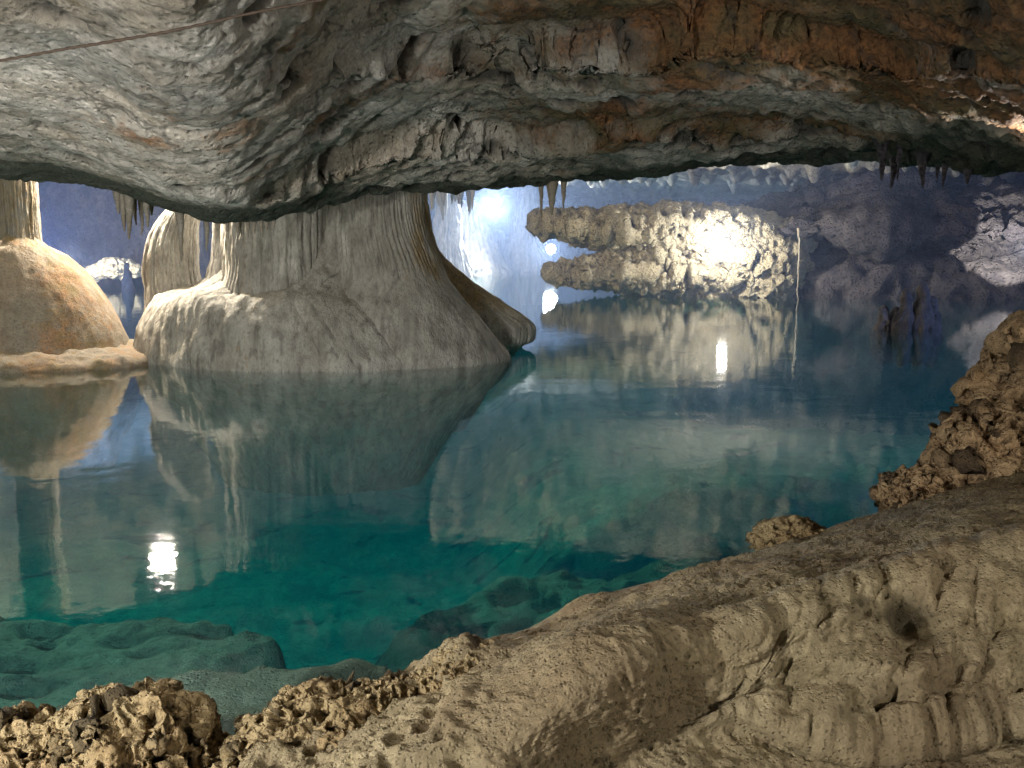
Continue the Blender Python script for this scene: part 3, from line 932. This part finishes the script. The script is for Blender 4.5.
# ------------------------------------------------------------------ stalactites
def cone_mesh(name, h, r0, r1, seed, mat, up=False, nu=20, nv=36, wob=0.25, flare=1.0):
    t = np.linspace(0, 1, nv)
    rad = r0 * (1 - t) ** 0.8 * (1 + flare * np.exp(-t * 9)) + r1
    rad[-1] = 0.001
    th = np.linspace(0, 2 * np.pi, nu, endpoint=False)
    z = (t * h) * (1 if up else -1)
    lean = np.cumsum(np.random.RandomState(seed).normal(size=(nv, 2)) * 0.004 * h, axis=0)
    G = np.stack([lean[:, :1] + rad[:, None] * np.cos(th), lean[:, 1:] + rad[:, None] * np.sin(th), np.repeat(z[:, None], nu, 1)], -1).astype(np.float32)
    P = G.reshape(-1, 3)
    k = 1 + wob * fbm(P / r0 * 0.5 + seed, (1, 1, .35), 3, seed=seed)
    c = np.repeat(np.concatenate([lean, z[:, None]], 1), nu, 0)
    P = c + (P - c) * k[:, None]
    return mesh_from(name, P, grid_faces(nv, nu, True), mat, {'cav': 0 * k, 'tint': 0 * k, 'algae': 0 * k})


def stalactite(px, ytip, D, w, label, group, seed, mat='stal', ztop=None, name='stalactite'):
    tip = at(px, ytip, D)
    zt = (ceil_at(tip[0], D) + 0.12) if ztop is None else ztop
    h = max(zt - tip[2], 0.08)
    o = cone_mesh(name, h, w, w * 0.12, seed, M[mat])
    o.location = (tip[0], D, zt)
    return tag(o, label, 'stalactite', group)


rs = np.random.RandomState(12)
for i, (px, yt) in enumerate([(118, 214), (124, 232), (130, 240), (136, 226), (141, 236), (147, 228), (152, 216)]):
    stalactite(px, yt, 9.4 + 0.25 * rs.rand(), .035 + .02 * rs.rand(), 'thin greenish stalactite in the tight cluster left of the pale lobe', 'stalactites left of the pale lobe', 20 + i)
stalactite(183, 262, 9.3, .042, 'long dark stalactite hanging in front of the pale lobe, the left of two', None, 31)
stalactite(206, 252, 9.3, .034, 'dark stalactite in front of the gap beside the pale lobe, the right of two', None, 32)
for i, (px, yt) in enumerate([(238, 236), (243, 243), (249, 238), (255, 234), (262, 238), (268, 230), (228, 232), (275, 228)]):
    stalactite(px, yt, 9.5 + 0.2 * rs.rand(), .03 + .015 * rs.rand(), 'short stalactite in the row under the lowest bulge of the ceiling', 'short stalactites under the ceiling bulge', 40 + i)
for i, px in enumerate([880, 893, 899, 921, 938, 944, 967]):
    stalactite(px, 181 + rs.randint(-4, 9), 9.4 + .5 * rs.rand(), .02 + .035 * rs.rand(), 'small bluish stalactite in the row under the right end of the ceiling',
               'small stalactites at right', 60 + i, mat='wall')


# ------------------------------------------------------------------ tufa ledge on the right
def build_ledge():
    org = np.array((4.6, 27.5, 0))
    led = empty('tufa_ledge', tuple(org), 'rough cream tufa ledge over the far water, glaring white beside its lamp', 'rock ledge')

    def blob(name, c, rad, seed, sub=7, pits=((2.2, .12), (5, .06)), rot=0):
        V, F = icos(sub)
        V = V.copy()
        q = V + seed
        V *= (1 + 0.22 * fbm(q, 1.6, 4, seed=seed))[:, None]
        V *= np.array(rad, np.float32)
        V[:, 2] *= 0.42 + 0.58 * ss(V[:, 0] / rad[0], -1.0, 0.35)
        cc, s_ = math.cos(rot), math.sin(rot)
        V = np.stack([V[:, 0] * cc - V[:, 2] * s_, V[:, 1], V[:, 0] * s_ + V[:, 2] * cc], -1)
        n = vnormals(V, F)
        d = 0.26 * fbm(V + seed, 1.2, 4, seed=seed + 1, ridged=True) + 0.20 * fbm(V + seed, 3.0, 5, seed=seed + 2, ridged=True)
        w = worley(V + seed + 0.12 * fbm(V, 3, 2, seed=seed + 6)[:, None], 3.0, seed=seed + 3)
        p = ss(-w, -0.5, -0.12)
        w2 = worley(V + seed, 6.5, seed=seed + 4)
        p2 = ss(-w2, -0.45, -0.12)
        V = V + n * (d - p * 0.30 - p2 * 0.12)[:, None]
        V += np.array(c) - org
        return mesh_from(name, V, F, M['tufa'], {'cav': np.clip(p * 0.8 + p2 * .35, 0, 1), 'tint': 0 * p, 'algae': 0 * p}, parent=led)

    # upper slab, its tip pointing left; lower slab below a deep notch
    blob('upper_slab', (4.3, 27.8, 1.72), (3.75, 1.5, .56), 401, rot=-0.06)
    blob('lower_slab', (4.75, 27.8, .62), (3.5, 1.35, .50), 411, rot=0.0)
    blob('heart', (5.2, 27.75, 1.15), (2.45, 1.35, .80), 441)
    blob('root', (6.3, 27.9, .85), (1.75, 1.7, 1.2), 421)
    blob('foot', (5.6, 28.2, -.1), (2.2, 1.2, .45), 431)


build_ledge()
for i, (px, yt, w, lab) in enumerate([(541, 221, .028, 'thin dark stalactite hanging over the very tip of the tufa ledge'), (552, 215, .065, 'stout dark stalactite hanging over the tip of the tufa ledge, middle of three'),
                                      (563, 209, .038, 'short dark stalactite hanging over the tufa ledge, right of the stout one')]):
    stalactite(px, yt, 11.5 + .1 * i, w, lab, None, 80 + i, mat='stal')

# dark stumps standing out of the water at the right
def stump(px, yb, yt, D, w, seed, lab, mat='dark', parts=((0, 1, 1),)):
    b = at(px, yb, D)
    b[2] = -0.6
    h = float(at(px, yt, D)[2]) + 0.6
    V, F = icos(5)
    V = V.copy()
    allV, allF = [], []
    for (dx, hs, ws) in parts:
        W_ = V.copy()
        W_[:, 2] = (W_[:, 2] * 0.5 + 0.5)
        k = (1 - 0.62 * ss(W_[:, 2], 0.35, 1.0))
        W_[:, 0] *= w * ws * k
        W_[:, 1] *= w * ws * k
        W_[:, 2] *= h * hs
        n = vnormals(W_, F)
        W_ += n * (w * 0.45 * fbm(W_ / w + seed + dx * 9, (1, 1, .5), 4, seed=seed, ridged=True))[:, None]
        W_[:, 0] += dx
        allF.append(F + len(V) * len(allV))
        allV.append(W_)
    A = np.concatenate(allV)
    o = mesh_from('stalagmite', A, np.concatenate(allF), M[mat], {'cav': np.zeros(len(A)), 'tint': np.zeros(len(A)), 'algae': np.zeros(len(A))})
    o.location = tuple(b)
    return tag(o, lab, 'stalagmite')


stump(917, 328, 288, 17, .24, 91, 'dark forked stalagmite rising from the water at the right', parts=((0.05, 1.0, .8), (-.22, .93, .6), (.22, .84, .6)))
stump(888, 328, 307, 17.2, .17, 92, 'low bluish stump in the water left of the dark forked stalagmite', 'wall', parts=((-.08, 1, 1), (.12, .96, .9)))

# thin root reaching down to the water in front of the right wall
rb = at(796, 299, 25.2)
ro = cone_mesh('hanging_root', 1.9, .017, .012, 95, M['stal'], nu=10)
ro.location = (rb[0], rb[1], 1.8)
tag(ro, 'thin pale root hanging straight down to the water right of the glaring ledge', 'root')

# lit boulders at the far left end of the lake
for i, (px, py, rx, rz) in enumerate([(98, 272, .42, .22), (116, 268, .55, .3), (134, 271, .35, .2), (90, 277, .3, .15)]):
    porous_rock(tuple(at(px, py, 32.5)), (rx, rx * .8, rz), i, 440 + i, ['white lit boulder second from left on the far shore beyond the dome', 'largest white lit boulder on the far shore beyond the dome',
                'white lit boulder nearest the pale lobe on the far shore', 'lowest and leftmost white lit boulder on the far shore'][i], M['tufa'], sub=5, pits=((3, .2),), name='boulder')
stump(128, 290, 264, 30, .16, 96, 'slim dark stalagmite in front of the white lit boulders')

# flowstone masses and stalactites of the far chamber
for i, (px, D, w, zt, lab) in enumerate([(468, 45, 1.5, 3.2, 'pale fluted flowstone cone left of centre in the far chamber'), (448, 42, .8, 4.4, 'tall pale column at the left of the far chamber opening'),
                                    (526, 48, 1.2, 4.4, 'pale column in the far chamber nearest the tufa ledge'), (497, 49, .8, 2.0, 'low flowstone stump on the far wall between the pale columns')]):
    b = at(px, 270, D)
    o_ = np.array((b[0], D, 0))
    fe = empty('far_flowstone', tuple(o_), lab, 'cave formation')
    top = [(zt, b[0], D, w * .42, w * .42), (zt + 1.4, b[0], D, w * .55, w * .55)] if zt > 4 else [(zt * .92, b[0], D, w * .3, w * .3), (zt, b[0], D, .0, .0)]
    loft('body', [(-1.5, b[0], D, w * 1.5, w * 1.3), (0, b[0], D, w * 1.25, w * 1.1), (.6, b[0], D, w, w * .9), (1.5, b[0], D, w * .68, w * .62), (zt * .75, b[0], D, w * .48, w * .46)] + top,
         M['flow'], fe, 160, 110, ribs=22, rib_amp=.16, seed=500 + i, amp=.12, origin=o_, knob=.05)
for i in range(14):
    px = 430 + i * 3.4 + rs.randint(-2, 3)
    stalactite(px, 200 + rs.randint(0, 22), 30 + 9 * rs.rand(), .09 + .10 * rs.rand(), 'pale stalactite in the row above the far chamber right of the flowstone column', 'stalactites above the far chamber', 120 + i, mat='flow')

# rope strung under the ceiling
def rope():
    pts = [(-60, 72), (0, 60), (60, 50), (130, 38), (190, 27), (250, 14), (320, 0), (380, -14)]
    p = spline([at(a_, b_, 3.7) for a_, b_ in pts], 160)
    p[:, 2] += 0.006 * fbm(p, 3, 2, seed=5)
    th = np.linspace(0, 2 * np.pi, 10, endpoint=False)
    tw = np.arange(160)[:, None] * 0.5
    r = 0.005 * (1 + 0.18 * np.cos(3 * (th[None, :] + tw)))
    G = np.stack([p[:, :1] + 0 * r, p[:, 1:2] + r * np.cos(th), p[:, 2:] + r * np.sin(th)], -1)
    o = mesh_from('rope', G, grid_faces(160, 10, True), M['rope'])
    tag(o, 'thin brown rope strung along the underside of the pale ceiling', 'rope')


rope()


# ------------------------------------------------------------------ lamps
def lathe(prof, nu=24):
    th = np.linspace(0, 2 * np.pi, nu, endpoint=False)
    p = np.array(prof, np.float32)
    G = np.stack([p[:, :1] * np.cos(th), p[:, :1] * np.sin(th), np.repeat(p[:, 1:2], nu, 1)], -1)
    return G.reshape(-1, 3), grid_faces(len(p), nu, True)


def cave_lamp(loc, aim, r, power, color, label, spot=None, mat='bulb', size=None, globe=False):
    """a lamp: housing, glowing glass, bracket, and the light it throws"""
    e = empty('cave_lamp', loc, label, 'lamp')
    d = Vector(aim) - Vector(loc)
    e.rotation_euler = d.to_track_quat('Z', 'Y').to_euler()
    if globe:
        a = np.linspace(0.02, math.pi * .86, 14)
        V, F = lathe([(r * math.sin(t_), r * math.cos(t_)) for t_ in a])
        mesh_from('glass', V, F, M[mat], parent=e)
        V, F = lathe([(r * .5, -r * .8), (r * .52, -r * 1.2), (r * .3, -r * 1.4), (0.001, -r * 1.42)])
        mesh_from('housing', V, F, M['housing'], parent=e)
    else:
        V, F = lathe([(0.001, -r * 1.1), (r * .5, -r * 1.1), (r * .62, -r * .9), (r * .7, -r * .3), (r * 1.02, 0.0), (r * 1.06, r * .12), (r * .96, r * .14), (r * .92, r * .02)])
        mesh_from('housing', V, F, M['housing'], parent=e)
        V, F = lathe([(r * .93, r * .05), (r * .8, r * .10), (r * .4, r * .16), (0.001, r * .18)])
        mesh_from('glass', V, F, M[mat], parent=e)
        V, F = lathe([(r * .08, -r * 1.05), (r * .08, -r * 1.9), (r * .3, -r * 1.95), (r * .3, -r * 2.05), (0.001, -r * 2.06)], 12)
        mesh_from('bracket', V, F, M['housing'], parent=e)
    ld = bpy.data.lights.new('lamp_light', 'POINT' if globe else 'SPOT')
    ld.energy = power
    ld.color = color
    ld.shadow_soft_size = size if size is not None else (r * 1.35 if globe else r)
    if not globe:
        ld.spot_size = R(spot or 165)
        ld.spot_blend = 0.6 if spot is None else 0.12
    lo = bpy.data.objects.new('lamp_light', ld)
    C.objects.link(lo)
    lo.parent = e
    if not globe:
        lo.location = (0, 0, r * .35)
        lo.rotation_euler = (math.pi, 0, 0)     # a spot shines down its own -Z
    return e


COOL = (.80, .89, 1.0)
WHITE = (1.0, .97, .92)
WARM = (1.0, .90, .76)
BLUE = (.45, .62, 1.0)

# lamps that the photo shows, lit
cave_lamp(tuple(at(496, 204, 44)), (-3.5, 30, .2), .22, 10000, COOL, 'lit lamp high in the far chamber below the ceiling edge', size=.28)
cave_lamp(tuple(at(551, 249, 42)), (-1.5, 30, 1.0), .20, 2600, COOL, 'lit lamp low in the far chamber behind the tip of the tufa ledge', size=.28)
cave_lamp((5.25, 24.9, 1.40), (5.25, 20, 1.5), .075, 1250, WHITE, 'lamp glaring in front of the white part of the tufa ledge', mat='bulb_warm', globe=True)
cave_lamp(tuple(at(1036, 250, 22.2)), (12.6, 25.6, 1.3), .06, 3200, WHITE, 'lamp lighting the rock at the right edge near the far water', mat='bulb_warm', spot=30)
cave_lamp(tuple(at(1064, 168, 7.6)), tuple(at(1010, 130, 7.5)), .05, 110, WHITE, 'lamp lighting the ceiling patch at the upper right edge', mat='bulb_warm', spot=70)
# the lamp whose mirror image glares in the water at the left, high behind the near ceiling
cave_lamp((-4.82, 13.3, 2.89), (-4.9, 16, 3.4), .11, 1700, (1.0, .91, .76), 'bright lamp behind the near ceiling, seen mirrored in the water at the lower left', mat='bulb_warm', globe=True)
cave_lamp((-8.6, 15.2, 3.7), (-6, 18, 6), .11, 10000, (1.0, .84, .62), 'added unseen warm lamp beyond the left edge lighting the roof behind the near ceiling', mat='bulb_warm', globe=True)  # added out of view to brighten the roof mirrored in the water
cave_lamp((-2.0, 16.0, 2.2), (-1.0, 20, 4.5), .12, 900, (1.0, .90, .74), 'added lamp hidden behind the near ceiling right of the flowstone column', mat='bulb_warm', globe=True)  # added out of sight to warm the mirrored roof
cave_lamp((-13.2, 29.3, 1.0), (-12.7, 32.5, .5), .12, 2200, WHITE, 'lamp behind the dome over the white lit boulders', mat='bulb_warm', spot=90)
cave_lamp((-11.6, 24.0, .8), (-18, 34, 3.2), .10, 8000, (.28, .48, 1.0), 'added bluish lamp hidden behind the dome lighting the far left wall')  # added out of sight to turn the far left wall blue
# unseen lamps added outside the frame to brighten near rock and right wall
cave_lamp((-2.6, .7, .75), (-1.4, 7.0, 2.3), .12, 580, (1.0, .98, .95), 'added unseen flood lamp at the left outside the photo lighting the pale ceiling')
cave_lamp((-3.3, 1.2, 1.25), (-2.9, 12.5, .7), .10, 1000, (1.0, .97, .92), 'added unseen flood lamp outside the left edge aimed at the flowstone column', spot=44)
cave_lamp((3.4, .2, 1.5), (2.6, 7.0, 2.4), .12, 200, WARM, 'added unseen flood lamp at the right outside the photo lighting the rusty ceiling')
cave_lamp((-2.5, .9, 2.05), (0.3, 3.4, -.2), .10, 138, (1.0, .92, .78), 'added unseen flood lamp beyond the left edge lighting the near bank')
cave_lamp((9.6, 14.0, 1.9), (9.8, 26, 1.9), .10, 1100, (.30, .46, 1.0), 'added unseen dim bluish lamp outside the right edge lighting the rugged wall')


# ------------------------------------------------------------------ haze in the far part of the cave
def haze():
    t = NT('damp_cave_haze')
    s = t.n('ShaderNodeVolumeScatter')
    s.inputs['Color'].default_value = (.47, .62, 1.0, 1)
    s.inputs['Density'].default_value = 0.012
    s.inputs['Anisotropy'].default_value = 0.3
    t.l(s.outputs[0], t.out.inputs['Volume'])
    x0, x1, y0, y1, z0, z1 = -26.5, 28.5, 16.5, 56.5, 0.02, 8.5
    V = [(x0, y0, z0), (x1, y0, z0), (x1, y1, z0), (x0, y1, z0), (x0, y0, z1), (x1, y0, z1), (x1, y1, z1), (x0, y1, z1)]
    F = [(3, 2, 1, 0), (4, 5, 6, 7), (0, 1, 5, 4), (1, 2, 6, 5), (2, 3, 7, 6), (3, 0, 4, 7)]
    o = mesh_from('haze', V, F, t.m, smooth=False)
    tag(o, kind='stuff', label='thin bluish damp haze filling the far part of the cave')


haze()

# ------------------------------------------------------------------ daylight from the cave mouth behind the viewer
w = bpy.data.worlds.new('World')
SC.world = w
w.use_nodes = True
nt = w.node_tree
bg = nt.nodes['Background']
sky = nt.nodes.new('ShaderNodeTexSky')
sky.sky_type = 'NISHITA'
sky.sun_disc = False
sky.sun_elevation = R(35)
sky.sun_rotation = R(180)
nt.links.new(sky.outputs[0], bg.inputs[0])
bg.inputs[1].default_value = 0.05

# ------------------------------------------------------------------ render settings
SC.view_settings.view_transform = 'Standard'
SC.view_settings.look = 'None'
SC.view_settings.exposure = 0
SC.render.engine = 'CYCLES'
cy = SC.cycles
cy.use_denoising = True
cy.use_adaptive_sampling = True
cy.adaptive_threshold = 0.03
cy.max_bounces = 8
cy.diffuse_bounces = 3
cy.glossy_bounces = 3
cy.transparent_max_bounces = 12
cy.volume_bounces = 0
cy.caustics_reflective = False
cy.caustics_refractive = False
cy.sample_clamp_indirect = 4
cy.use_light_tree = True
